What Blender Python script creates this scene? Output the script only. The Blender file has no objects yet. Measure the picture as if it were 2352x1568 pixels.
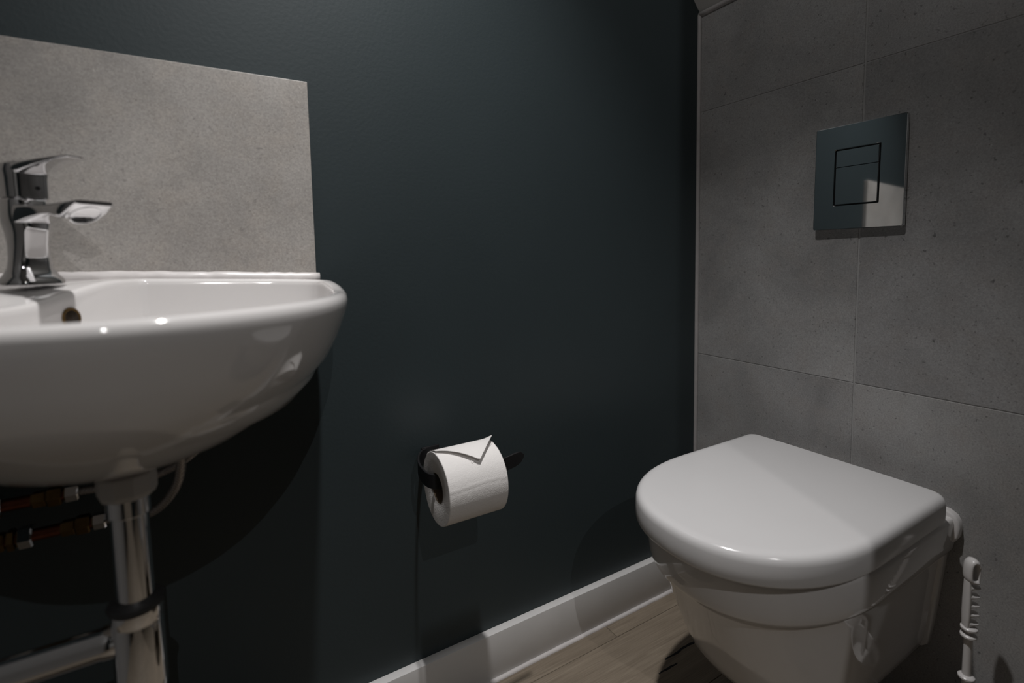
import bpy, bmesh, math, random
from mathutils import Vector, Matrix

random.seed(4)
S = bpy.context.scene
COL = S.collection
PI = math.pi

# ------------------------------------------------------------------ camera
cam_d = bpy.data.cameras.new('camera')
cam = bpy.data.objects.new('camera', cam_d)
COL.objects.link(cam)
RIGHT = Vector((0.8518377623, -0.5235581151, -0.0161036262))
UP = Vector((0.0548753299, 0.0586243515, 0.9967707277))
FWD = Vector((0.5209233388, 0.8499706380, -0.0786688607))
m = Matrix.Identity(4)
for i in range(3):
    m[i][0], m[i][1], m[i][2] = RIGHT[i], UP[i], -FWD[i]
    m[i][3] = (-1.0463, -0.8715, 0.8478)[i]
cam.matrix_world = m
cam_d.sensor_width = 36.0
cam_d.lens = 36.0 * 1166.8578 / 2352.0
cam_d.shift_x = (1176.0 - 1206.7201) / 2352.0
cam_d.shift_y = (679.5523 - 784.0) / 2352.0
cam_d.clip_start = 0.01
cam_d.dof.use_dof = True
cam_d.dof.focus_distance = 1.0
cam_d.dof.aperture_fstop = 2.6
S.camera = cam

# ------------------------------------------------------------------ world, lamps, exposure
w = bpy.data.worlds.new('world')
S.world = w
w.use_nodes = True
w.node_tree.nodes['Background'].inputs[0].default_value = (0.02, 0.02, 0.022, 1)
w.node_tree.nodes['Background'].inputs[1].default_value = 1.0

def spot(name, loc, aim, power, size, blend, radius, col):
    d = bpy.data.lights.new(name, 'SPOT')
    d.energy = power; d.spot_size = math.radians(size); d.spot_blend = blend
    d.shadow_soft_size = radius; d.color = col
    o = bpy.data.objects.new(name, d)
    COL.objects.link(o)
    o.location = loc
    o.rotation_euler = (Vector(aim) - Vector(loc)).to_track_quat('-Z', 'Y').to_euler()
    return o
WARM = (1.0, 0.98, 0.972)
# two ceiling downlights: one over the dark wall, one in the passage outside the doorway
spot('downlight_lamp', (-0.80, -0.40, 2.12), (-0.73, -0.23, 0.0), 69.0, 76, 1.0, 0.022, WARM)
spot('downlight_lamp', (-0.80, -0.40, 2.12), (-0.80, -0.38, 0.0), 5.5, 168, 0.6, 0.022, WARM)
spot('passage_lamp', (-1.00, -2.20, 2.30), (-1.00, -1.20, 0.0), 27.5, 140, 0.5, 0.007, WARM)

S.view_settings.view_transform = 'Standard'
S.view_settings.look = 'None'
S.view_settings.gamma = 1.0
S.view_settings.use_curve_mapping = False
S.view_settings.exposure = 0.0

# ------------------------------------------------------------------ materials
def new_mat(name):
    mt = bpy.data.materials.new(name)
    mt.use_nodes = True
    nt = mt.node_tree
    b = nt.nodes['Principled BSDF']
    return mt, nt, b
def setp(b, col=None, rough=None, metal=None, spec=None, coat=None, coat_r=None):
    if col is not None: b.inputs['Base Color'].default_value = (*col, 1)
    if rough is not None: b.inputs['Roughness'].default_value = rough
    if metal is not None: b.inputs['Metallic'].default_value = metal
    if spec is not None: b.inputs['Specular IOR Level'].default_value = spec
    if coat is not None: b.inputs['Coat Weight'].default_value = coat
    if coat_r is not None: b.inputs['Coat Roughness'].default_value = coat_r
def node(nt, kind, **kw):
    n = nt.nodes.new(kind)
    for k, v in kw.items():
        if hasattr(n, k): setattr(n, k, v)
        else: n.inputs[k].default_value = v
    return n
def coords(nt, scale=(1, 1, 1), per_object=False):
    tc = node(nt, 'ShaderNodeTexCoord')
    mp = node(nt, 'ShaderNodeMapping')
    mp.inputs['Scale'].default_value = scale
    nt.links.new(tc.outputs['Object'], mp.inputs['Vector'])
    if per_object:
        oi = node(nt, 'ShaderNodeObjectInfo')
        mul = node(nt, 'ShaderNodeMath', operation='MULTIPLY')
        mul.inputs[1].default_value = 37.0
        nt.links.new(oi.outputs['Random'], mul.inputs[0])
        nt.links.new(mul.outputs[0], mp.inputs['Location'])
    return mp.outputs['Vector']
def noise(nt, vec, scale, detail=4, rough=0.5, dist=0.0):
    n = node(nt, 'ShaderNodeTexNoise')
    n.inputs['Scale'].default_value = scale
    n.inputs['Detail'].default_value = detail
    n.inputs['Roughness'].default_value = rough
    n.inputs['Distortion'].default_value = dist
    nt.links.new(vec, n.inputs['Vector'])
    return n.outputs['Fac']
def ramp(nt, fac, stops):
    r = node(nt, 'ShaderNodeValToRGB')
    el = r.color_ramp.elements
    while len(el) < len(stops): el.new(0.5)
    for e, (p, c) in zip(el, stops):
        e.position = p
        e.color = (*c, 1) if len(c) == 3 else c
    nt.links.new(fac, r.inputs['Fac'])
    return r.outputs['Color']
def mix(nt, a, b, fac, mode='MIX'):
    n = node(nt, 'ShaderNodeMix', data_type='RGBA', blend_type=mode)
    if isinstance(fac, (int, float)): n.inputs[0].default_value = fac
    else: nt.links.new(fac, n.inputs[0])
    for s, v in ((6, a), (7, b)):
        if isinstance(v, tuple): n.inputs[s].default_value = (*v, 1)
        else: nt.links.new(v, n.inputs[s])
    return n.outputs[2]
def bump(nt, b, h, strength, dist):
    n = node(nt, 'ShaderNodeBump')
    n.inputs['Strength'].default_value = strength
    n.inputs['Distance'].default_value = dist
    nt.links.new(h, n.inputs['Height'])
    nt.links.new(n.outputs['Normal'], b.inputs['Normal'])

def mat_plain(name, col, rough, metal=0.0, spec=0.5, vary=0.06, scale=30, bmp=0.0, bscale=400, coat=0.0):
    mt, nt, b = new_mat(name)
    setp(b, col, rough, metal, spec, coat, 0.03)
    v = coords(nt)
    f = noise(nt, v, scale, 3)
    lo = tuple(c * (1 - vary) for c in col); hi = tuple(min(1, c * (1 + vary)) for c in col)
    nt.links.new(ramp(nt, f, [(0.3, lo), (0.7, hi)]), b.inputs['Base Color'])
    if bmp: bump(nt, b, noise(nt, v, bscale, 3), bmp, 0.001)
    return mt

def mat_tile(name, base, warm, per_object=True, speck=1.0):
    mt, nt, b = new_mat(name)
    v = coords(nt, per_object=per_object)
    cloud = noise(nt, v, 5.0, 6, 0.6, 0.4)
    c1 = ramp(nt, cloud, [(0.32, tuple(x * 0.78 for x in base)), (0.68, tuple(x * 1.18 for x in base))])
    mott = noise(nt, v, 22.0, 5, 0.65)
    c1 = mix(nt, c1, warm, ramp(nt, mott, [(0.46, (0, 0, 0)), (0.68, (0.5, 0.5, 0.5))]))
    grain = noise(nt, v, 380.0, 3, 0.7)
    c2 = mix(nt, c1, ramp(nt, grain, [(0.30, (0.38, 0.38, 0.38)), (0.70, (0.62, 0.62, 0.62))]), 0.8, 'OVERLAY')
    dark = noise(nt, v, 150.0, 3, 0.6)
    dm = ramp(nt, dark, [(0.635, (0, 0, 0)), (0.70, (0.62 * speck,) * 3)])
    c3 = mix(nt, c2, tuple(x * 0.33 for x in base), dm)
    # clusters of bigger dark pits
    d2 = noise(nt, v, 75.0, 2, 0.5)
    c3 = mix(nt, c3, tuple(x * 0.35 for x in base), ramp(nt, d2, [(0.73, (0, 0, 0)), (0.77, (0.6 * speck,) * 3)]))
    lt = noise(nt, v, 190.0, 2, 0.5, 1.5)
    c4 = mix(nt, c3, tuple(min(1, x * 1.7) for x in base), ramp(nt, lt, [(0.70, (0, 0, 0)), (0.76, (0.45,) * 3)]))
    if per_object:
        oi = node(nt, 'ShaderNodeObjectInfo')
        c4 = mix(nt, c4, ramp(nt, oi.outputs['Random'], [(0, (0.88, 0.88, 0.885)), (1, (1.05, 1.05, 1.045))]), 1.0, 'MULTIPLY')
    nt.links.new(c4, b.inputs['Base Color'])
    setp(b, rough=0.46, spec=0.4)
    bump(nt, b, noise(nt, v, 260.0, 4, 0.6), 0.12, 0.0006)
    return mt

def mat_wood(name):
    mt, nt, b = new_mat(name)
    v = coords(nt, (1.0, 11.0, 1.0), True)
    g1 = noise(nt, v, 5.0, 6, 0.62, 1.1)
    v2 = coords(nt, (2.0, 90.0, 2.0), True)
    g2 = noise(nt, v2, 5.0, 4, 0.6, 0.3)
    c = ramp(nt, g1, [(0.28, (0.195, 0.162, 0.124)), (0.5, (0.235, 0.197, 0.152)), (0.74, (0.285, 0.243, 0.190))])
    c = mix(nt, c, ramp(nt, g2, [(0.3, (0.38, 0.37, 0.36)), (0.7, (0.6, 0.6, 0.6))]), 0.7, 'OVERLAY')
    oi = node(nt, 'ShaderNodeObjectInfo')
    c = mix(nt, c, ramp(nt, oi.outputs['Random'], [(0, (0.86, 0.86, 0.86)), (1, (1.08, 1.06, 1.04))]), 1.0, 'MULTIPLY')
    nt.links.new(c, b.inputs['Base Color'])
    setp(b, rough=0.48, spec=0.35)
    bump(nt, b, g2, 0.15, 0.0008)
    return mt

def mat_paper():
    mt, nt, b = new_mat('tissue_paper')
    setp(b, (0.86, 0.835, 0.815), 0.92, spec=0.12)
    v = coords(nt)
    wv = node(nt, 'ShaderNodeTexVoronoi')
    wv.inputs['Scale'].default_value = 700
    nt.links.new(v, wv.inputs['Vector'])
    n2 = noise(nt, v, 55, 4, 0.6)
    ad = node(nt, 'ShaderNodeMath', operation='MULTIPLY_ADD')
    nt.links.new(n2, ad.inputs[0]); ad.inputs[1].default_value = 3.0
    nt.links.new(wv.outputs['Distance'], ad.inputs[2])
    bump(nt, b, ad.outputs[0], 0.35, 0.0008)
    return mt

def mat_braid():
    mt, nt, b = new_mat('braided_steel')
    setp(b, (0.33, 0.30, 0.28), 0.45, 0.7)
    v = coords(nt)
    wv = node(nt, 'ShaderNodeTexChecker')
    wv.inputs['Scale'].default_value = 700
    nt.links.new(v, wv.inputs['Vector'])
    nt.links.new(mix(nt, (0.5, 0.46, 0.43), (0.22, 0.2, 0.19), wv.outputs['Fac']), b.inputs['Base Color'])
    return mt

M = dict(
    paint=mat_plain('dark_blue_green_paint', (0.032, 0.044, 0.048), 0.46, 0, 0.35, 0.03, 6, 0.22, 170),
    ceiling=mat_plain('ceiling_paint', (0.55, 0.545, 0.53), 0.7, 0, 0.3, 0.03, 12, 0.1, 200),
    greywall=mat_plain('pale_grey_wall_paint', (0.34, 0.335, 0.33), 0.6, 0, 0.3, 0.03, 10, 0.15, 170),
    tile=mat_tile('grey_stone_tile', (0.325, 0.321, 0.318), (0.335, 0.316, 0.302)),
    splash=mat_tile('warm_grey_stone_tile', (0.375, 0.355, 0.335), (0.385, 0.35, 0.315), speck=0.55),
    grout=mat_plain('grey_grout', (0.36, 0.355, 0.35), 0.85, 0, 0.2, 0.08, 90, 0.2, 600),
    silicone=mat_plain('white_silicone', (0.66, 0.63, 0.62), 0.32, 0, 0.5, 0.05, 60, 0.15, 90),
    bead=mat_plain('grey_white_caulk', (0.42, 0.40, 0.395), 0.5, 0, 0.4, 0.05, 60, 0.1, 120),
    skirting=mat_plain('white_satin_paint', (0.70, 0.69, 0.68), 0.38, 0, 0.45, 0.03, 15, 0.10, 60),
    wood=mat_wood('pale_oak'),
    crack=mat_plain('dark_filler', (0.012, 0.014, 0.017), 0.6, 0, 0.3, 0.2, 80),
    porcelain=mat_plain('white_porcelain', (0.72, 0.70, 0.69), 0.07, 0, 0.5, 0.01, 8, 0, 1, 0.4),
    seat=mat_plain('white_duroplast', (0.70, 0.69, 0.69), 0.16, 0, 0.5, 0.01, 8),
    plastic=mat_plain('white_plastic', (0.68, 0.66, 0.65), 0.3, 0, 0.5, 0.02, 20),
    greyplastic=mat_plain('grey_white_plastic', (0.50, 0.48, 0.46), 0.45, 0, 0.45, 0.03, 20),
    chrome=mat_plain('polished_chrome', (0.80, 0.80, 0.81), 0.045, 1.0, 0.5, 0.01, 8),
    plate=mat_plain('mirror_chrome', (0.66, 0.68, 0.69), 0.035, 1.0, 0.5, 0.01, 8),
    hole=mat_plain('dark_brown_recess', (0.030, 0.020, 0.012), 0.6, 0, 0.3, 0.1, 40),
    shadowgap=mat_plain('black_recess', (0.012, 0.012, 0.013), 0.5, 0, 0.4, 0.05, 20),
    black=mat_plain('matt_black_metal', (0.010, 0.010, 0.011), 0.5, 0.0, 0.35, 0.1, 60),
    rubber=mat_plain('black_rubber', (0.025, 0.025, 0.026), 0.55, 0, 0.4, 0.1, 40),
    copper=mat_plain('aged_copper', (0.16, 0.055, 0.03), 0.4, 1.0, 0.5, 0.2, 60),
    brass=mat_plain('dull_brass', (0.17, 0.105, 0.04), 0.38, 1.0, 0.5, 0.2, 60),
    card=mat_plain('brown_card', (0.33, 0.25, 0.18), 0.9, 0, 0.1, 0.1, 60),
    paper=mat_paper(),
    braid=mat_braid(),
)

# ------------------------------------------------------------------ builders
def link(name, me, mat, parent=None, smooth=True, loc=None):
    o = bpy.data.objects.new(name, me)
    COL.objects.link(o)
    if mat is not None and not me.materials: me.materials.append(mat)
    if smooth:
        for p in me.polygons: p.use_smooth = True
    if parent is not None: o.parent = parent
    if loc is not None: o.location = loc
    return o
def from_bm(name, bm, mat, parent=None, smooth=True, auto=None, loc=None):
    bmesh.ops.recalc_face_normals(bm, faces=bm.faces)
    me = bpy.data.meshes.new(name)
    bm.to_mesh(me); bm.free()
    o = link(name, me, mat, parent, smooth, loc)
    if auto is not None: sharp(o, auto)
    return o
def sharp(o, deg):
    me = o.data
    bm = bmesh.new(); bm.from_mesh(me)
    a = math.radians(deg)
    for e in bm.edges:
        if len(e.link_faces) == 2 and e.calc_face_angle(0) > a: e.smooth = False
    bm.to_mesh(me); bm.free()
def thing(name, label, cat, loc=(0, 0, 0), group=None):
    o = bpy.data.objects.new(name, None)
    COL.objects.link(o)
    o.location = loc
    o['label'] = label; o['category'] = cat
    if group: o['group'] = group
    o.empty_display_size = 0.05
    return o
def tag(o, label, cat, group=None):
    o['label'] = label; o['category'] = cat
    if group: o['group'] = group
    return o
def struct(o):
    o['kind'] = 'structure'; return o

def add_box(bm, lo, hi, bev=0.0, seg=2):
    vs = [bm.verts.new((x, y, z)) for x in (lo[0], hi[0]) for y in (lo[1], hi[1]) for z in (lo[2], hi[2])]
    q = [(0, 1, 3, 2), (4, 6, 7, 5), (0, 4, 5, 1), (2, 3, 7, 6), (0, 2, 6, 4), (1, 5, 7, 3)]
    fs = [bm.faces.new([vs[i] for i in f]) for f in q]
    if bev:
        es = list({e for f in fs for e in f.edges})
        bmesh.ops.bevel(bm, geom=es, offset=bev, segments=seg, profile=0.5, affect='EDGES')
def box(name, lo, hi, mat, parent=None, bev=0.0, seg=2):
    bm = bmesh.new()
    add_box(bm, lo, hi, bev, seg)
    return from_bm(name, bm, mat, parent, smooth=bool(bev), auto=40 if bev else None)
def loft(bm, rings, cap0=True, cap1=True, closed=True):
    vr = [[bm.verts.new(p) for p in r] for r in rings]
    n = len(vr[0])
    for a, b in zip(vr, vr[1:]):
        for i in range(n if closed else n - 1):
            j = (i + 1) % n
            bm.faces.new((a[i], a[j], b[j], b[i]))
    if cap0: bm.faces.new(list(reversed(vr[0])))
    if cap1: bm.faces.new(vr[-1])
    return vr
def circle(c, u, v, ru, rv=None, n=32, pw=2.0):
    rv = ru if rv is None else rv
    out = []
    for i in range(n):
        a = 2 * PI * i / n
        ca, sa = math.cos(a), math.sin(a)
        x = math.copysign(abs(ca) ** (2 / pw), ca) * ru
        y = math.copysign(abs(sa) ** (2 / pw), sa) * rv
        out.append(Vector(c) + Vector(u) * x + Vector(v) * y)
    return out
X, Y, Z = Vector((1, 0, 0)), Vector((0, 1, 0)), Vector((0, 0, 1))
def lathe(bm, prof, axis='Z', c=(0, 0, 0), n=32):
    """prof: (radius, height along the axis)"""
    ax, u, v = {'Z': (Z, X, Y), 'X': (X, Y, Z), 'Y': (Y, Z, X)}[axis]
    loft(bm, [circle(Vector(c) + ax * h, u, v, max(r, 1e-5), n=n) for r, h in prof])
def catmull(pts, k=8):
    pts = [Vector(p) for p in pts]
    P = [pts[0] * 2 - pts[1]] + pts + [pts[-1] * 2 - pts[-2]]
    out = []
    for i in range(1, len(P) - 2):
        a, b, c, d = P[i - 1:i + 3]
        for s in range(k):
            t = s / k
            out.append(0.5 * ((2 * b) + (c - a) * t + (2 * a - 5 * b + 4 * c - d) * t * t + (3 * b - a - 3 * c + d) * t ** 3))
    out.append(pts[-1])
    return out
def sweep(bm, path, ru, rv=None, n=16, up=Z, pw=2.0, cap=True):
    """sweep an ellipse along a path; ru along the side, rv along up"""
    rv = ru if rv is None else rv
    rings = []
    for i, p in enumerate(path):
        t = (path[min(i + 1, len(path) - 1)] - path[max(i - 1, 0)]).normalized()
        s = t.cross(up)
        if s.length < 1e-4: s = t.cross(X)
        s.normalize(); u2 = s.cross(t).normalized()
        a = ru(i / (len(path) - 1)) if callable(ru) else ru
        b = rv(i / (len(path) - 1)) if callable(rv) else rv
        rings.append(circle(p, s, u2, a, b, n, pw))
    loft(bm, rings, cap, cap)
def hexring(bm, c, r, x0, x1, ax=X, u=Y, v=Z, n=6, ch=0.12):
    """hexagonal nut along an axis with chamfered ends"""
    L = x1 - x0
    rs = [circle(Vector(c) + ax * h, u, v, rr, n=n) for rr, h in
          ((r * 0.88, x0), (r, x0 + L * ch), (r, x1 - L * ch), (r * 0.88, x1))]
    loft(bm, rs)

# ------------------------------------------------------------------ the room
XL, YB, ZC = -1.75, -1.50, 2.35        # left wall, rear wall, ceiling
# wall behind basin and roll (dark paint, plane y = 0)
wb = struct(box('wall_back', (XL, 0.0, 0.0), (0.12, 0.12, ZC + 0.1), M['paint']))
# tiled wall (grout backing just behind the tile faces, tiles are parts)
GR = 0.0008
wr = struct(box('wall_right', (GR, YB, 0.0), (0.12, 0.0, 1.45), M['grout']))
ZT = 0.5924
YJ = -0.378
cols = [(-0.0065, YJ + 0.0016), (YJ - 0.0016, YJ - 0.5984), (YJ - 0.6016, YB + 0.002)]
rows = [(0.001, ZT - 0.0009), (ZT + 0.0009, ZT + 0.5991), (ZT + 0.6009, 1.424)]
for (y1, y0) in cols:
    for (z0, z1) in rows:
        b = bmesh.new()
        off = random.uniform(-0.00035, 0.0002)
        add_box(b, (off, y0, z0), (0.009, y1, z1), 0.0006, 1)
        from_bm('tile', b, M['tile'], wr, smooth=False)
# other walls out of view close the room
struct(box('wall_left', (XL - 0.1, YB, 0.0), (XL, 0.12, ZC + 0.1), M['greywall']))
# wall behind the viewer with an open doorway to the passage
struct(box('wall_front', (-0.703, YB - 0.1, 0.0), (0.12, YB, ZC + 0.1), M['paint']))
struct(box('wall_front', (XL - 0.1, YB - 0.1, 0.0), (-1.50, YB, ZC + 0.1), M['paint']))
struct(box('wall_front', (-1.50, YB - 0.1, 2.12), (-0.703, YB, ZC + 0.1), M['paint']))
struct(box('wall_passage', (-2.6, -3.1, 0.0), (0.9, -3.0, ZC + 0.1), M['ceiling']))
struct(box('wall_passage', (-2.6, -3.0, 0.0), (-2.5, YB - 0.1, ZC + 0.1), M['ceiling']))
struct(box('wall_passage', (0.8, -3.0, 0.0), (0.9, YB - 0.1, ZC + 0.1), M['ceiling']))
struct(box('floor', (-2.5, -3.0, -0.06), (0.8, YB, -0.0004), M['wood']))
struct(box('ceiling', (-2.6, -3.1, ZC), (0.9, YB - 0.1, ZC + 0.1), M['ceiling']))
# ceiling: flat over the basin, sloping down to the top of the tiles
bm = bmesh.new()
xs = -(ZC - 1.43) / 1.13 - 0.005
prof = [(0.004, 1.427), (0.12, 1.40), (0.12, 2.5), (XL - 0.1, 2.5), (XL - 0.1, ZC), (xs, ZC)]
loft(bm, [[Vector((x, y, z)) for x, z in prof] for y in (YB - 0.1, -0.0002)])
struct(from_bm('ceiling', bm, M['ceiling'], smooth=False))
# floor: sub-floor plus oak planks running along x
fl = struct(box('floor', (XL, YB, -0.06), (0.0, 0.0, -0.0125), M['shadowgap']))
yy, row = 0.0, 0
edges = [0.0, -0.062, -0.252, -0.442, -0.632, -0.822, -1.012, -1.202, -1.392, YB]
ends = [[-0.325, -1.1], [-0.79], [-0.42, -1.5], [-1.05], [-0.6], [-1.2], [-0.5], [-0.9], [-0.35], [-1.15], [-0.7]]
for k in range(len(edges) - 1):
    cuts = [-0.0005] + ends[k] + [XL]
    for a, b_ in zip(cuts, cuts[1:]):
        b = bmesh.new()
        add_box(b, (b_ + 0.0004, edges[k + 1] + 0.0004, -0.012), (a - 0.0004, edges[k] - 0.0004, 0.0), 0.0007, 1)
        from_bm('plank', b, M['wood'], fl, smooth=False)
def streak(pts, wd, name='knot_crack'):
    """thin dark filler streak lying in the plank"""
    b = bmesh.new()
    L, R = [], []
    for i, (x, y) in enumerate(pts):
        f = math.sin(PI * (i + 0.35) / (len(pts) - 0.3))
        h = wd * (0.35 + 0.75 * f) * random.uniform(0.75, 1.25)
        L.append((x, y + h)); R.append((x, y - h))
    rings = [[Vector((l[0], l[1], 0.0001)), Vector((l[0], l[1], 0.0006)), Vector((r[0], r[1], 0.0006)), Vector((r[0], r[1], 0.0001))] for l, r in zip(L, R)]
    loft(b, rings)
    return from_bm(name, b, M['crack'], fl, smooth=False)
streak([(-0.284 + 0.0085 * i, -0.164 + random.uniform(-0.0015, 0.0015)) for i in range(14)], 0.0022)
streak([(-0.322 + 0.0065 * i, -0.184 + random.uniform(-0.0012, 0.0012)) for i in range(9)], 0.0020)

# baseboard
bm = bmesh.new()
add_box(bm, (XL, -0.018, 0.0), (-0.001, 0.0, 0.098), 0.0012, 2)
struct(from_bm('baseboard_back', bm, M['skirting'], smooth=True, auto=40))
# caulk lines
def bead(name, path, r, mat, jit=0.0, n=10):
    b = bmesh.new()
    p2 = [p + Vector((random.uniform(-jit, jit), random.uniform(-jit, jit), random.uniform(-jit, jit))) for p in path]
    sweep(b, p2, r, n=n)
    return struct(from_bm(name, b, mat))
bead('trim_1', [Vector((-0.0015, -0.0015, 0.098 + (1.425 - 0.098) * i / 60)) for i in range(61)], 0.0055, M['bead'], 0.0)
bead('trim_2', [Vector((-0.001, -0.001 - 1.48 * i / 60, 1.426)) for i in range(61)], 0.006, M['bead'], 0.0)
bead('trim_3', [Vector((XL + (1.75 - 0.003) * i / 90, -0.0195, 0.0)) for i in range(91)], 0.0055, M['silicone'], 0.0004)

# ------------------------------------------------------------------ splashback
bm = bmesh.new()
add_box(bm, (-1.46, -0.012, 0.8195), (-0.9072, 0.0, 1.1197), 0.0008, 2)
sp = from_bm('splashback', bm, M['splash'], smooth=False)
tag(sp, 'brown-grey stone tile splashback on the dark wall behind the basin', 'splashback')

# ------------------------------------------------------------------ basin
BX = -1.135
A_, B_, YM, NP = 0.243, 0.305, -0.115, 2.0
def zr(x, y):
    k = min(1, max(0, (y + 0.20) / 0.14)); k = k * k * (3 - 2 * k)
    l = min(1, max(0, (-0.90 - x) / 0.26))
    return 0.8065 + k * (0.0100 + 0.0105 * l)
def f_out(x, y, ins=0.0):
    a, b = A_ - ins, B_ - ins
    dx = abs(x - BX) / a
    if y < YM: return dx ** NP + ((YM - y) / b) ** NP - 1
    bb = (-YM - (0.0005 if ins == 0 else 0.036))
    return dx ** 5 + ((y - YM) / bb) ** 5 - 1 if ins == 0 else dx ** 6 + ((y - YM) / bb) ** 6 - 1
P0 = Vector((-1.1415, -0.061)); NN = Vector((0.885, -0.466))
def f_in(x, y):
    g = f_out(x, y, 0.019)
    c = -((x - P0.x) * NN.x + (y - P0.y) * NN.y) / 0.10
    h = 0.06
    d = max(h - abs(g - c), 0) / h
    return max(g, c) + d * d * h * 0.25
CIN = Vector((-1.075, -0.215))
def radius(f, c, a):
    lo, hi = 0.0, 0.6
    ca, sa = math.cos(a), math.sin(a)
    for _ in range(44):
        md = (lo + hi) / 2
        if f(c.x + ca * md, c.y + sa * md) < 0: lo = md
        else: hi = md
    return lo
NB = 200
angs = [2 * PI * i / NB for i in range(NB)]
po = [CIN + Vector((math.cos(a), math.sin(a))) * radius(f_out, CIN, a) for a in angs]
pi_ = [CIN + Vector((math.cos(a), math.sin(a))) * radius(f_in, CIN, a) for a in angs]
ANB = Vector((BX + 0.003, -0.205))
def ring_out(s, dz, an=ANB, sy=None):
    r = []
    for p in po:
        d = p - an
        # the back stays against the wall longer than the sides do
        sb = s if d.y < 0 else s ** 0.75
        r.append(Vector((an.x + d.x * s, an.y + d.y * sb, zr(p.x, p.y) * 0 + dz)))
    return r
rings = []
prof = [(0.10, 0.6425), (0.25, 0.6440), (0.38, 0.6495), (0.50, 0.6600), (0.62, 0.6755), (0.72, 0.6925), (0.81, 0.7110),
        (0.885, 0.7300), (0.94, 0.7530), (0.975, 0.7740)]
for s, z in prof: rings.append(ring_out(s, z))
def rim(inset, dz):
    r = []
    for p in po:
        d = (CIN - p); L = d.length
        q = p + d / L * inset
        r.append(Vector((q.x, q.y, zr(q.x, q.y) + dz)))
    return r
rings += [rim(0.0015, -0.021), rim(0.0, -0.011), rim(0.0012, -0.0050), rim(0.0045, -0.0015), rim(0.009, 0.0)]
def inner(t, dz, flat=None):
    r = []
    for p, o in zip(pi_, po):
        d = p - CIN
        q = CIN + d * t
        z0 = zr(p.x, p.y)
        r.append(Vector((q.x, q.y, z0 + dz if flat is None else flat)))
    return r
def inoff(e, dz):
    r = []
    for p, o in zip(pi_, po):
        d = p - CIN; L = d.length
        k = min(e, (o - CIN).length - L - 0.008) if e > 0 else e
        q = p + d / L * k
        r.append(Vector((q.x, q.y, zr(q.x, q.y) + dz)))
    return r
rings += [inoff(0.007, 0.0), inoff(0.003, -0.0012), inoff(0.0006, -0.0042), inoff(0.0, -0.009)]
rings += [inner(0.985, -0.03), inner(0.96, 0, 0.762), inner(0.91, 0, 0.732), inner(0.83, 0, 0.705),
          inner(0.70, 0, 0.685), inner(0.5, 0, 0.674), inner(0.3, 0, 0.669), inner(0.10, 0, 0.667)]
bm = bmesh.new()
loft(bm, rings)
basin = thing('wash_basin', 'white ceramic wall-hung wash basin under the stone splashback', 'basin', (BX, 0, 0.638))
def child_at(o, parent):
    o.parent = parent
    o.matrix_parent_inverse = Matrix.Translation(-Vector(parent.location))
    return o
bo = child_at(from_bm('bowl', bm, M['porcelain']), basin)
# overflow hole in the face of the tap ledge
oc = Vector((-1.1815, -0.1405, 0.7880))
nrm = Vector((0.85, -0.50, 0.12)).normalized()
tu = nrm.cross(Z).normalized(); tv = tu.cross(nrm)
bm = bmesh.new()
loft(bm, [circle(oc - nrm * 0.010, tu, tv, 0.0115), circle(oc + nrm * 0.0015, tu, tv, 0.0115), circle(oc + nrm * 0.002, tu, tv, 0.010),
          circle(oc + nrm * 0.0012, tu, tv, 0.0085)])
ov = child_at(from_bm('overflow_ring', bm, M['brass']), basin)
ov['label'] = 'dull brown overflow ring'
bm = bmesh.new()
loft(bm, [circle(oc - nrm * 0.004, tu, tv, 0.0088), circle(oc + nrm * 0.0013, tu, tv, 0.0088)])
oh = child_at(from_bm('overflow_hole', bm, M['hole']), basin)
oh['label'] = 'dark overflow hole'
# silicone line between basin and splashback
path = [Vector((-1.40 + (0.497) * i / 60, -0.0105, zr(-1.40 + 0.497 * i / 60, 0) + 0.0015)) for i in range(61)]
bm = bmesh.new()
sweep(bm, [p + Vector((0, random.uniform(-.0006, .0006), random.uniform(-.0006, .0006))) for p in path],
      lambda t: 0.0085 if t < 0.985 else 0.006, lambda t: 0.0085 + 0.0004 * math.sin(t * 23) ** 2, n=14)
sb = struct(from_bm('trim_4', bm, M['silicone']))

# ------------------------------------------------------------------ tap
tapL = Vector((-1.2215, -0.0905, zr(-1.2215, -0.0905) + 0.0005))
FA = math.atan2(-0.790, 0.613)
tap = thing('mixer_tap', 'chrome single-lever mixer tap on the basin ledge', 'tap', tapL)
tap.rotation_euler = (0, 0, FA)
def sect(x, y0, w_, z0, z1, pw=4.0, n=28, tilt=0.0):
    """section in the plane across the forward axis: half width w_, from z0 to z1 at forward position x"""
    return circle(Vector((x, y0, (z0 + z1) / 2)), Vector((tilt, 0, 0)) * 0 + Y, Z + X * tilt, w_, (z1 - z0) / 2, n, pw)
bm = bmesh.new()   # foot and column, z sections
for_sec = [(0.0, 0.0255, 0.0275), (0.004, 0.0252, 0.0272), (0.009, 0.0215, 0.0222), (0.018, 0.0180, 0.0150), (0.030, 0.0158, 0.0158),
           (0.044, 0.0148, 0.0182), (0.056, 0.0150, 0.0212), (0.064, 0.0162, 0.0232), (0.072, 0.0176, 0.0232), (0.092, 0.0180, 0.0205), (0.094, 0.0170, 0.0190)]
loft(bm, [circle((0, 0, z), X, Y, b, a, 40, 3.4) for z, a, b in for_sec])
from_bm('tap_body', bm, M['chrome'], tap, auto=55)
bm = bmesh.new()   # spout: deep at the body, thin and wide at the tip
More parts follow.
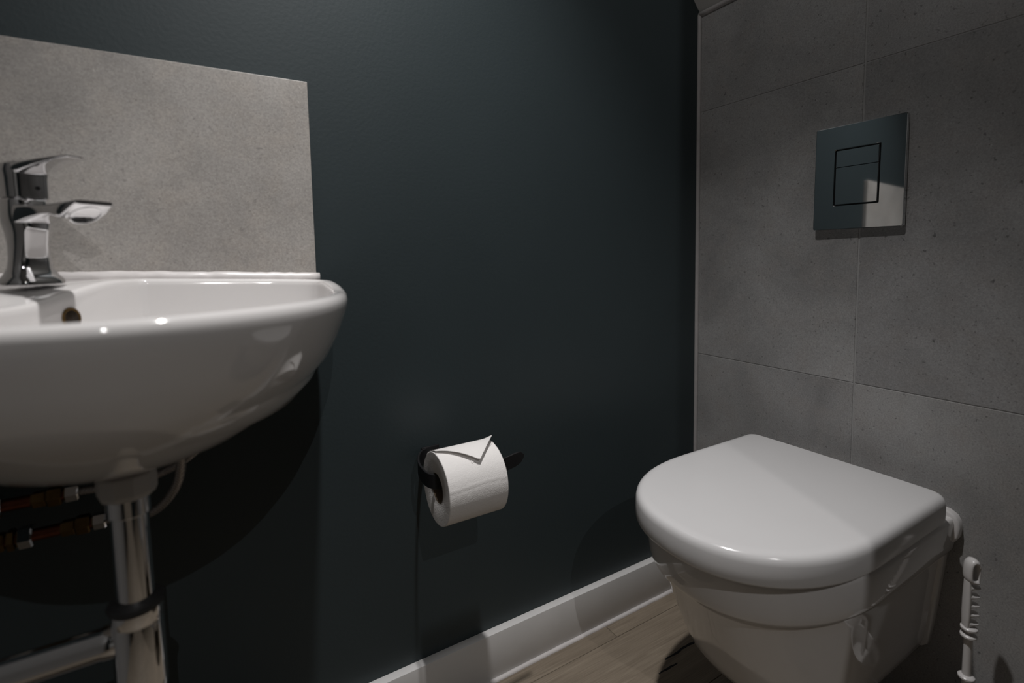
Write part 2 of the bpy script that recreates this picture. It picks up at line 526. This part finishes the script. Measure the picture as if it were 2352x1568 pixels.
sp_sec = [(0.000, 0.0170, 0.064, 0.090), (0.016, 0.0172, 0.066, 0.089), (0.034, 0.0155, 0.0705, 0.0868), (0.055, 0.0150, 0.0735, 0.0855), (0.072, 0.0162, 0.0735, 0.0852),
          (0.088, 0.0184, 0.0700, 0.0856), (0.099, 0.0192, 0.0690, 0.0860), (0.108, 0.0190, 0.0735, 0.0863), (0.116, 0.0182, 0.0790, 0.0865), (0.121, 0.0170, 0.0825, 0.0866)]
loft(bm, [sect(x, 0, w_, a, b, 5.0) for x, w_, a, b in sp_sec])
spout = from_bm('spout', bm, M['chrome'], tap, auto=50)
# aerator set into the slanted underside of the tip
AX = Vector((0.56, 0, -0.83)).normalized(); AU = Vector((0.83, 0, 0.56)).normalized(); AC = Vector((0.1045, 0, 0.0745))
bm = bmesh.new()
loft(bm, [circle(AC + AX * h, AU, Y, r, n=32) for r, h in ((0.0140, -0.004), (0.0145, 0.0015), (0.0142, 0.0032), (0.0128, 0.0036), (0.0122, 0.0028), (0.0120, -0.002))])
aer = from_bm('aerator', bm, M['chrome'], spout, auto=60)
bm = bmesh.new()
loft(bm, [circle(AC + AX * h, AU, Y, 0.0118, n=32) for h in (-0.003, 0.0014)])
o = from_bm('aerator_mesh', bm, M['shadowgap'], spout); o['label'] = 'dark aerator mesh'
bm = bmesh.new()   # lever head: faceted cap with a thin blade reaching forward and up
hd = [(0.0945, 0.0165, 0.0175), (0.0955, 0.0180, 0.0190), (0.116, 0.0182, 0.0192), (0.124, 0.0192, 0.0205), (0.131, 0.0185, 0.0200), (0.1335, 0.0155, 0.0175)]
loft(bm, [circle((0.0, 0, z), X, Y, b, a, 32, 5.0) for z, a, b in hd])
head = from_bm('lever_head', bm, M['chrome'], tap, auto=35)
bm = bmesh.new()
bl = [(-0.016, 0.0165, 0.1205, 0.1325), (0.010, 0.0175, 0.1195, 0.1330), (0.030, 0.0165, 0.1225, 0.1332), (0.055, 0.0145, 0.1265, 0.1335), (0.080, 0.0120, 0.1298, 0.1340), (0.093, 0.0100, 0.1318, 0.1343), (0.096, 0.0075, 0.1328, 0.1341)]
loft(bm, [sect(x, 0, w_, a, b, 4.5) for x, w_, a, b in bl])
from_bm('lever', bm, M['chrome'], tap, auto=40)
bm = bmesh.new()
lathe(bm, [(0.0022, 0.0), (0.0022, 0.0012), (0.001, 0.0014)], 'X', (0.0188, 0.004, 0.106), 12)
o = from_bm('grub_screw_plug', bm, M['shadowgap'], head); o['label'] = 'small dark plug in the lever head'

# ------------------------------------------------------------------ trap under the basin
TX, TY = -1.131, -0.243
trap = thing('bottle_trap', 'chrome bottle trap with pale nut hanging under the basin', 'trap', (TX, TY, 0.400))
def tb(name, bm, mat, auto=None, parent=trap):
    return from_bm(name, bm, mat, parent, auto=auto)
bm = bmesh.new()
rs = [(0.0235, 0.2390), (0.0246, 0.236), (0.0246, 0.2215), (0.0225, 0.2165), (0.0190, 0.2150)]
loft(bm, [circle((0, 0, h), X, Y, r, n=10) for r, h in rs])
o = tb('slip_nut', bm, M['greyplastic'], 20); o['label'] = 'pale grey-white plastic slip nut'
bm = bmesh.new()
lathe(bm, [(0.0185, 0.2155), (0.0185, 0.1985), (0.0175, 0.1975), (0.0163, 0.1972)], n=40)
tb('collar', bm, M['chrome'], 40)
bm = bmesh.new()
lathe(bm, [(0.0160, 0.2420), (0.0160, 0.098)], n=40)
tb('tailpipe', bm, M['chrome'], 40)
bm = bmesh.new()
lathe(bm, [(0.0165, 0.108), (0.0235, 0.1075), (0.0248, 0.1045), (0.0235, 0.1010), (0.0165, 0.1005)], n=40)
o = tb('sealing_ring', bm, M['rubber'], 50); o['label'] = 'black rubber sealing ring'
bm = bmesh.new()
lathe(bm, [(0.0200, 0.1005), (0.0222, 0.0995), (0.0222, 0.088), (0.0215, 0.0865), (0.0218, 0.085), (0.0222, 0.02), (0.0218, 0.010), (0.018, 0.003), (0.008, 0.0)], n=40)
tb('trap_body', bm, M['chrome'], 40)
bm = bmesh.new()
lathe(bm, [(0.0150, -0.012), (0.0158, -0.013), (0.0158, -0.029), (0.0150, -0.030), (0.0150, -0.40)], 'X', (0, 0.004, 0.068), 32)
tb('outlet_pipe', bm, M['chrome'], 40)

# ------------------------------------------------------------------ copper supplies and braided hoses
def supply(y, z, x_end, label, grp, small=0):
    t = thing('supply_pipe', label, 'pipe', (x_end, y, z), grp)
    b = bmesh.new(); lathe(b, [(0.0075, -0.46), (0.0075, -0.008)], 'X', n=20)
    from_bm('copper_tube', b, M['copper'], t, auto=40)
    for k, (x0, x1, r, mt, nm) in enumerate(((-0.010, 0.004, 0.0105, 'chrome', 'end_nut'), (-0.026, -0.012, 0.0120, 'brass', 'brass_collar'),
                              (-0.040, -0.026, 0.0100, 'brass', 'valve_body'), (-0.079, -0.065, 0.0135, 'chrome', 'compression_nut'),
                              (-0.088, -0.081, 0.0130, 'brass', 'brass_collar'), (-0.110, -0.090, 0.0115, 'brass', 'valve_body'),
                              (-0.130, -0.112, 0.0130, 'chrome', 'compression_nut'))):
        b = bmesh.new(); hexring(b, (0, 0, 0), r, x0, x1)
        from_bm(nm, b, M[mt], t, auto=25)
    # wall clip
    b = bmesh.new(); add_box(b, (-0.165, 0.0, -0.010), (-0.150, -y, 0.010), 0.001, 1)
    from_bm('pipe_clip', b, M['greyplastic'], t, smooth=False)
    return t
supply(-0.052, 0.520, -1.184, 'lower copper supply pipe with brass valve on the wall beneath basin', 'supply pipes')
supply(-0.052, 0.563, -1.208, 'upper copper supply pipe with brass valve on the wall beneath basin', 'supply pipes')
from mathutils.bvhtree import BVHTree
_bb = bmesh.new(); _bb.from_mesh(bo.data); _bvh = BVHTree.FromBMesh(_bb)
def hose(pts, r, label):
    # run the hose up to the underside of the bowl
    keep = []
    for p in catmull(pts, 10):
        hit = _bvh.ray_cast(Vector((p.x, p.y, 0.3)), Z)
        if hit[0] is not None and p.z > hit[0].z - 0.012: break
        keep.append(p)
    b = bmesh.new(); sweep(b, keep, r, n=12)
    o = from_bm('braided_hose', b, M['braid'])
    return tag(o, label, 'hose', 'braided hoses under the basin')
hose([(-1.181, -0.052, 0.520), (-1.150, -0.066, 0.518), (-1.122, -0.085, 0.533), (-1.102, -0.105, 0.562), (-1.094, -0.118, 0.592), (-1.093, -0.128, 0.622), (-1.10, -0.135, 0.66)],
     0.0055, 'braided steel hose curving up from behind the trap, the thicker front one')
hose([(-1.205, -0.052, 0.563), (-1.160, -0.062, 0.564), (-1.125, -0.075, 0.572), (-1.093, -0.085, 0.588), (-1.074, -0.092, 0.607), (-1.066, -0.10, 0.64), (-1.068, -0.11, 0.68)],
     0.0050, 'braided steel hose close under the bowl, the one nearer the wall')

# ------------------------------------------------------------------ flush plate
fp = thing('flush_plate', 'square-buttoned mirror chrome flush plate on the grey tiles above the toilet', 'flush plate', (0, -0.375, 0.889))
fp.rotation_euler = (0.0, 0.018, 0.015)     # sits a touch proud at its foot
x0 = -0.012
y1, y0, z0, z1 = 0.078, -0.078, 0.0, 0.1965
oy1, oy0, oz0, oz1 = 0.0405, -0.0375, 0.0455, 0.1520     # opening
bm = bmesh.new()
def rect(x, a, b, c, d, r, n=5):
    out = []
    for cx, cy, s in ((b - r, d - r, 0), (a + r, d - r, 1), (a + r, c + r, 2), (b - r, c + r, 3)):
        for k in range(n):
            t = PI / 2 * (s + k / (n - 1))
            out.append(Vector((x, cx + r * math.cos(t), cy + r * math.sin(t))))
    return out
# the sheet is pressed and not quite flat: a shallow dish in the face
def dish(p):
    return p + Vector((0.0, 0, 0))
R_ = [rect(0.0, y0, y1, z0, z1, 0.003), rect(x0 + 0.0012, y0, y1, z0, z1, 0.003), rect(x0 + 0.0003, y0 + 0.0004, y1 - 0.0004, z0 + 0.0004, z1 - 0.0004, 0.003),
      rect(x0, y0 + 0.0012, y1 - 0.0012, z0 + 0.0012, z1 - 0.0012, 0.003),
      rect(x0, oy0 - 0.001, oy1 + 0.001, oz0 - 0.001, oz1 + 0.001, 0.002), rect(x0 + 0.001, oy0, oy1, oz0, oz1, 0.002), rect(-0.0048, oy0, oy1, oz0, oz1, 0.002)]
loft(bm, R_)
from_bm('plate', bm, M['plate'], fp, smooth=False)
bm = bmesh.new()
loft(bm, [rect(-0.0045, oy0, oy1, oz0, oz1, 0.002), rect(-0.0062, oy0, oy1, oz0, oz1, 0.002)])
o = from_bm('button_recess', bm, M['shadowgap'], fp, smooth=False); o['label'] = 'black recess behind the buttons'
def button(c, d, nm):
    b = bmesh.new(); g = 0.0022
    loft(b, [rect(-0.006, oy0 + g, oy1 - g, c, d, 0.0012), rect(x0 + 0.0006, oy0 + g, oy1 - g, c, d, 0.0012), rect(x0 - 0.0002, oy0 + g + 0.0006, oy1 - g - 0.0006, c + 0.0006, d - 0.0006, 0.0012)])
    return from_bm('button', b, M['plate'], fp, smooth=False)
button(oz0 + 0.0022, 0.1178, '')
button(0.1185, oz1 - 0.0022, '')

# ------------------------------------------------------------------ toilet
TYC = -0.372
wc = thing('toilet', 'white wall-hung toilet with closed D-shaped lid on the tiled wall', 'toilet', (0, TYC, 0.115))
TZ0 = 0.115
def dshape(xf, hw, z, xb=-0.004, xm=None, n=2.2, rc=0.004, k=44, nb=9):
    """D outline: flat back at xb, straight sides, superelliptic front reaching xf"""
    if xm is None: xm = xb + (xf - xb) * 0.54
    xm = min(xm, xb - rc - 0.001)
    pts = []
    for i in range(k + 1):
        a = -PI / 2 + PI * i / k
        ca, sa = math.cos(a), math.sin(a)
        pts.append(Vector((xm + (xf - xm) * abs(ca) ** (2 / n), hw * math.copysign(abs(sa) ** (2 / n), sa), z - TZ0)))
    for s in (1, -1):
        for j in range(nb):
            if s > 0:
                t = j / (nb - 1); a = PI / 2 * (1 - t)
                pts.append(Vector((xb - rc + rc * math.cos(a), hw - rc + rc * math.sin(a), z - TZ0)))
            else:
                t = j / (nb - 1); a = -PI / 2 * t
                pts.append(Vector((xb - rc + rc * math.cos(a), -hw + rc + rc * math.sin(a), z - TZ0)))
    return pts
bm = bmesh.new()
lidp = [(0.4070, 0.0045), (0.4085, 0.0012), (0.4110, 0.0002), (0.4250, 0.0), (0.4380, 0.0002), (0.4435, 0.0013), (0.4477, 0.0037), (0.4504, 0.0073), (0.4517, 0.0118), (0.4521, 0.019), (0.4525, 0.075), (0.4527, 0.13)]
rr = []
for z, ins in lidp:
    rr.append(dshape(-0.4985 + ins, 0.1805 - min(ins, 0.03) - max(0, ins - 0.03), z, xb=-0.0525 - min(ins, 0.012) * 0.28, xm=-0.270, n=2.25, rc=max(0.016 - ins * 0.3, 0.006)))
loft(bm, rr)
from_bm('lid', bm, M['seat'], wc)
bm = bmesh.new()
sr = [(0.4000, 0.014), (0.4010, 0.0125), (0.4062, 0.0125), (0.4072, 0.014)]
loft(bm, [dshape(-0.4985 + i, 0.1805 - i, z, xb=-0.060, xm=-0.270, n=2.25, rc=0.012) for z, i in sr])
from_bm('seat', bm, M['seat'], wc)
for s in (-1, 1):
    bm = bmesh.new()
    lathe(bm, [(0.012, 0.3985 - TZ0), (0.012, 0.430 - TZ0), (0.010, 0.432 - TZ0)], 'Z', (-0.036, s * 0.075, 0), 20)
    from_bm('hinge', bm, M['chrome'], wc)
pan = [ # z, xf, hw, n
    (0.106, -0.215, 0.060, 2.4), (0.107, -0.245, 0.080, 2.4), (0.115, -0.300, 0.108, 2.45), (0.130, -0.338, 0.126, 2.5), (0.150, -0.362, 0.137, 2.5),
    (0.170, -0.377, 0.142, 2.45), (0.200, -0.394, 0.145, 2.4), (0.240, -0.412, 0.149, 2.4), (0.280, -0.4314, 0.153, 2.35), (0.305, -0.444, 0.1555, 2.3), (0.3225, -0.4535, 0.1575, 2.3),
    (0.3275, -0.4565, 0.1588, 2.3), (0.3310, -0.4600, 0.1618, 2.3), (0.3335, -0.4635, 0.1655, 2.28), (0.3370, -0.4672, 0.1695, 2.26), (0.3430, -0.4705, 0.1722, 2.25), (0.3550, -0.4735, 0.1742, 2.25), (0.3720, -0.4752, 0.1752, 2.25),
    (0.3920, -0.4752, 0.1752, 2.25), (0.3970, -0.4742, 0.1742, 2.25), (0.3995, -0.4710, 0.171, 2.25), (0.4000, -0.461, 0.162, 2.25)]
bm = bmesh.new()
loft(bm, [dshape(xf, hw, z, xb=-0.003, xm=-0.06 + (xf + 0.06) * 0.42, n=n, rc=0.003) for z, xf, hw, n in pan])
from_bm('pan', bm, M['porcelain'], wc)
# back flange hugging the tiles
bm = bmesh.new()
def flange(pts, xa, xb_):
    loft(bm, [[Vector((xa, y, z - TZ0)) for y, z in pts], [Vector((xb_ + 0.004, y, z - TZ0)) for y, z in pts],
              [Vector((xb_ + 0.0012, y * 0.995, z - TZ0)) for y, z in pts], [Vector((xb_, y * 0.98, z - TZ0)) for y, z in pts]])
pts = []
half = [(0.0, 0.4105), (0.150, 0.4105), (0.166, 0.4085), (0.176, 0.403), (0.181, 0.395), (0.183, 0.384), (0.182, 0.368), (0.178, 0.360), (0.1685, 0.355),
        (0.166, 0.345), (0.160, 0.28), (0.152, 0.20), (0.147, 0.158), (0.140, 0.150), (0.0, 0.148)]
pts = [(-y, z) for y, z in half] + [(y, z) for y, z in reversed(half[1:-1])]
flange(pts, -0.0005, -0.016)
from_bm('back_flange', bm, M['porcelain'], wc, auto=50)

# ------------------------------------------------------------------ toilet roll and holder
RX, RY, RZ = -0.712, -0.126, 0.480
RR, RC, RL = 0.0575, 0.0240, 0.0505
roll = thing('toilet_roll', 'white toilet roll with folded triangular end on the black holder', 'toilet roll', (RX, RY, RZ))
bm = bmesh.new()
def wob(a):   # slightly uneven winding
    return 1 + 0.006 * math.sin(2 * a + 0.4) + 0.004 * math.sin(5 * a)
def tube(b, rings):
    vr = [[b.verts.new(p) for p in r] for r in rings]
    n, k = len(vr[0]), len(vr)
    for q in range(k):
        a, c = vr[q], vr[(q + 1) % k]
        for i in range(n):
            b.faces.new((a[i], a[(i + 1) % n], c[(i + 1) % n], c[i]))
def rring(x, r, w_=1.0):
    out = []
    for i in range(144):
        a = 2 * PI * i / 144
        rr_ = r * (1 + (wob(a) - 1) * w_)
        if r >= RR - 0.0001:      # perforation crease and the edge of the sheet below it
            ac = 2 * PI - (1.32 - 0.10 * math.sin((x + RL) * 30) * ((x + RL) / (2 * RL)))
            d = (a - ac) * RR
            rr_ += 0.00045 * math.exp(-(d / 0.0018) ** 2) - 0.0003 * math.exp(-((d + 0.0032) / 0.0016) ** 2)
        out.append(Vector((x, math.sin(a) * rr_, math.cos(a) * rr_)))
    return out
def rring_plain(x, r, w_=1.0):
    return [Vector((x, math.sin(2 * PI * i / 72) * r * (1 + (wob(2 * PI * i / 72) - 1) * w_), math.cos(2 * PI * i / 72) * r * (1 + (wob(2 * PI * i / 72) - 1) * w_))) for i in range(72)]
prof = [(-RL + 0.002, RC), (-RL + 0.0005, RC + 0.006), (-RL, RR - 0.012), (-RL, RR - 0.0008), (-RL + 0.0007, RR)]
prof += [(-RL + 0.0012 + (2 * RL - 0.0024) * k / 10, RR) for k in range(1, 10)]
prof += [(RL - 0.0007, RR), (RL, RR - 0.0008), (RL, RR - 0.012), (RL - 0.0005, RC + 0.006), (RL - 0.002, RC)]
tube(bm, [rring(x, r) for x, r in prof] + [rring(x, RC, 0.3) for x in (RL - 0.004, -RL + 0.004)])
from_bm('paper_roll', bm, M['paper'], roll, auto=28)
bm = bmesh.new()
tube(bm, [rring(x, r, 0.3) for x, r in ((-RL + 0.003, RC - 0.0001), (RL - 0.003, RC - 0.0001), (RL - 0.003, RC - 0.0010), (-RL + 0.003, RC - 0.0010))])
from_bm('card_core', bm, M['card'], roll, auto=60)['label'] = 'brown card core'
# folded sheet: a wrap over the top whose loose edge is folded to a point at the front
def on_roll(u, ang, lift):   # u across the roll, ang from the top towards the front (-y)
    r = RR * 1.004 + lift
    return Vector((u, -math.sin(ang) * r, math.cos(ang) * r))
def sheet(outline_fn, name, lift0, nu=24, nv=14, th=0.0006, curl=None):
    b = bmesh.new()
    top, bot = [], []
    for i in range(nu + 1):
        u = -RL + 0.001 + (2 * RL - 0.002) * i / nu
        a0, a1 = outline_fn(u)
        rt, rb = [], []
        for j in range(nv + 1):
            t = j / nv
            a = a0 + (a1 - a0) * t
            lf = lift0 + (curl(u, t) if curl else 0)
            rt.append(b.verts.new(on_roll(u, a, lf + th))); rb.append(b.verts.new(on_roll(u, a, lf)))
        top.append(rt); bot.append(rb)
    for i in range(nu):
        for j in range(nv):
            b.faces.new((top[i][j], top[i][j + 1], top[i + 1][j + 1], top[i + 1][j]))
            b.faces.new((bot[i][j], bot[i + 1][j], bot[i + 1][j + 1], bot[i][j + 1]))
        b.faces.new((top[i][nv], bot[i][nv], bot[i + 1][nv], top[i + 1][nv]))
        b.faces.new((top[i][0], top[i + 1][0], bot[i + 1][0], bot[i][0]))
    for i in (0, nu):
        for j in range(nv):
            b.faces.new((top[i][j], bot[i][j], bot[i][j + 1], top[i][j + 1]) if i == 0 else (top[i][j], top[i][j + 1], bot[i][j + 1], bot[i][j]))
    return from_bm(name, b, M['paper'], roll, auto=70)
UP_ = 0.007         # where the point of the fold lies across the roll
def tri(u):
    t = (u + RL) / (UP_ + RL) if u < UP_ else (RL - u) / (RL - UP_)
    return (-0.75, 0.0 + 0.72 * max(0.0, t) ** 1.15 if u < UP_ else 0.06 + 0.66 * max(0, t))
def curl1(u, t):
    s = max(0, t - 0.35) / 0.65
    k = max(0, min(1, (u + RL) / (2 * RL)))
    return 0.0105 * s * s * (0.25 + 0.75 * k)
sheet(tri, 'folded_sheet', 0.0008, curl=curl1)
def tri2(u):
    t = max(0, (u - (UP_ - 0.012)) / (RL - UP_ + 0.012))
    return (0.0, 0.10 + 0.62 * (1 - t) ** 0.8 if u > UP_ - 0.012 else 0.02)
sheet(tri2, 'fold_flap', 0.0002, th=0.0003)

hold = thing('toilet_roll_holder', 'matt black metal toilet roll holder fixed to the dark wall', 'roll holder', (-0.775, 0, 0.4885))
HZ = 0.0122
def strip(path, h0, h1, th, name, zoff=None):
    b = bmesh.new()
    rings = []
    n = len(path)
    for i, p in enumerate(path):
        t = (path[min(i + 1, n - 1)] - path[max(i - 1, 0)]); t.z = 0; t.normalize()
        s = Vector((t.y, -t.x, 0))
        f = i / (n - 1)
        hh = h0(f) if callable(h0) else h0
        dz = zoff(f) if zoff else 0
        hh2 = hh
        q = p + Z * dz
        pr = []
        bv = min(0.0006, hh2 * 0.3)
        for a, c in ((-th / 2, -hh2 + bv), (-th / 2 + bv, -hh2), (th / 2 - bv, -hh2), (th / 2, -hh2 + bv), (th / 2, hh2 - bv), (th / 2 - bv, hh2), (-th / 2 + bv, hh2), (-th / 2, hh2 - bv)):
            pr.append(q + s * a + Z * c)
        rings.append(pr)
    loft(b, rings)
    return from_bm(name, b, M['black'], hold, auto=40)
# arm leaves the wall left of the roll, bends and passes through the core, tip turned up and out
def arc(c, r, a0, a1, k):
    return [Vector((c[0] + r * math.cos(a0 + (a1 - a0) * i / k), c[1] + r * math.sin(a0 + (a1 - a0) * i / k), 0)) for i in range(k + 1)]
yb = -0.1265
path = [Vector((p.x + 0.775, p.y, 0)) for p in catmull([(-0.733, -0.0040, 0), (-0.741, -0.0080, 0), (-0.7495, -0.018, 0), (-0.7585, -0.036, 0), (-0.766, -0.060, 0), (-0.7690, -0.086, 0), (-0.7675, -0.109, 0), (-0.756, -0.1222, 0), (-0.735, yb, 0), (-0.715, yb, 0)], 6)]
path += [Vector((0.066 + 0.0058 * i, yb, 0)) for i in range(20)]
path = [p for p in path]
def hz_(f):
    if f > 0.965: return HZ * 0.95 * math.sqrt(max(0.02, 1 - ((f - 0.965) / 0.036) ** 2))
    return HZ
def zo(f):
    return 0.0 if f < 0.84 else 0.010 * ((f - 0.84) / 0.16) ** 1.8
strip(path, hz_, None, 0.0035, 'arm', zo)
box('wall_bracket', (0.034, -0.0045, -0.014), (0.068, -0.0003, 0.014), M['black'], hold, 0.0012, 2)

# ------------------------------------------------------------------ toilet brush
BXX, BYY = -0.083, -0.5935
br = thing('toilet_brush', 'white plastic toilet brush with ridged handle beside the toilet', 'brush', (BXX, BYY, 0.0))
def bp(prof, name, mat=M['plastic'], n=28, auto=40):
    b = bmesh.new(); lathe(b, prof, n=n)
    return from_bm(name, b, mat, br, auto=auto)
# holder cup stands on the floor, bristles inside
cup = bp([(0.046, 0.0), (0.048, 0.003), (0.046, 0.11), (0.0475, 0.112), (0.0455, 0.113), (0.0435, 0.111), (0.0445, 0.004), (0.001, 0.004)], 'holder_cup')
bp([(0.010, 0.012), (0.034, 0.02), (0.036, 0.05), (0.034, 0.085), (0.010, 0.093)], 'bristles')
bp([(0.0064, 0.085), (0.0058, 0.156), (0.0056, 0.268)], 'rod', n=10)
def flng(z, r=0.0106):
    return bp([(0.006, z - 0.0040), (r - 0.003, z - 0.0038), (r, z - 0.0015), (r, z + 0.0008), (r - 0.0025, z + 0.0030), (0.006, z + 0.0036)], 'flange')
flng(0.1855); flng(0.2535); flng(0.2655)
# handle grip: slim spine with long finger ridges on one side, eyelet on top
b = bmesh.new()
VD = Vector((0.80, -0.60, 0)).normalized()      # ridges face the right
SD = VD.cross(Z)
GZ = 0.2655
secs = [(0.0, 0.0060), (0.006, 0.0068), (0.023, 0.0076), (0.045, 0.0076), (0.064, 0.0070), (0.076, 0.0064)]
loft(b, [circle(Vector((0, 0, GZ + z)) - VD * 0.0052, VD, SD, r * 0.47, r * 0.95, 20, 2.6) for z, r in secs])
for k in range(5):
    z = GZ + 0.0085 + 0.0145 * k
    loft(b, [circle(Vector((0, 0, z)) + VD * d, SD, Z, w_, h, 14, 2.4) for d, w_, h in ((-0.004, 0.0070, 0.0064), (-0.0012, 0.0072, 0.0042), (0.002, 0.0070, 0.0028), (0.0085, 0.0064, 0.0026), (0.0102, 0.0054, 0.0023), (0.0109, 0.0035, 0.0010))])
from_bm('grip', b, M['plastic'], br, auto=50)
b = bmesh.new()
E0 = Vector((0, 0, GZ + 0.0765))
pth = [E0 + VD * 0.0052, E0, E0 + Z * 0.004 - VD * 0.0050, E0 + Z * 0.017 - VD * 0.0056, E0 + Z * 0.0275 - VD * 0.0038,
       E0 + Z * 0.0312 + VD * 0.0010, E0 + Z * 0.0265 + VD * 0.0056, E0 + Z * 0.0150 + VD * 0.0072, E0 + Z * 0.0045 + VD * 0.0068, E0 + VD * 0.0052]
sweep(b, catmull(pth, 6), lambda t: 0.0042 if t < 0.62 else 0.0026, lambda t: 0.0088 if t < 0.72 else 0.0070, n=14, up=SD)
from_bm('eyelet', b, M['plastic'], br, auto=60)
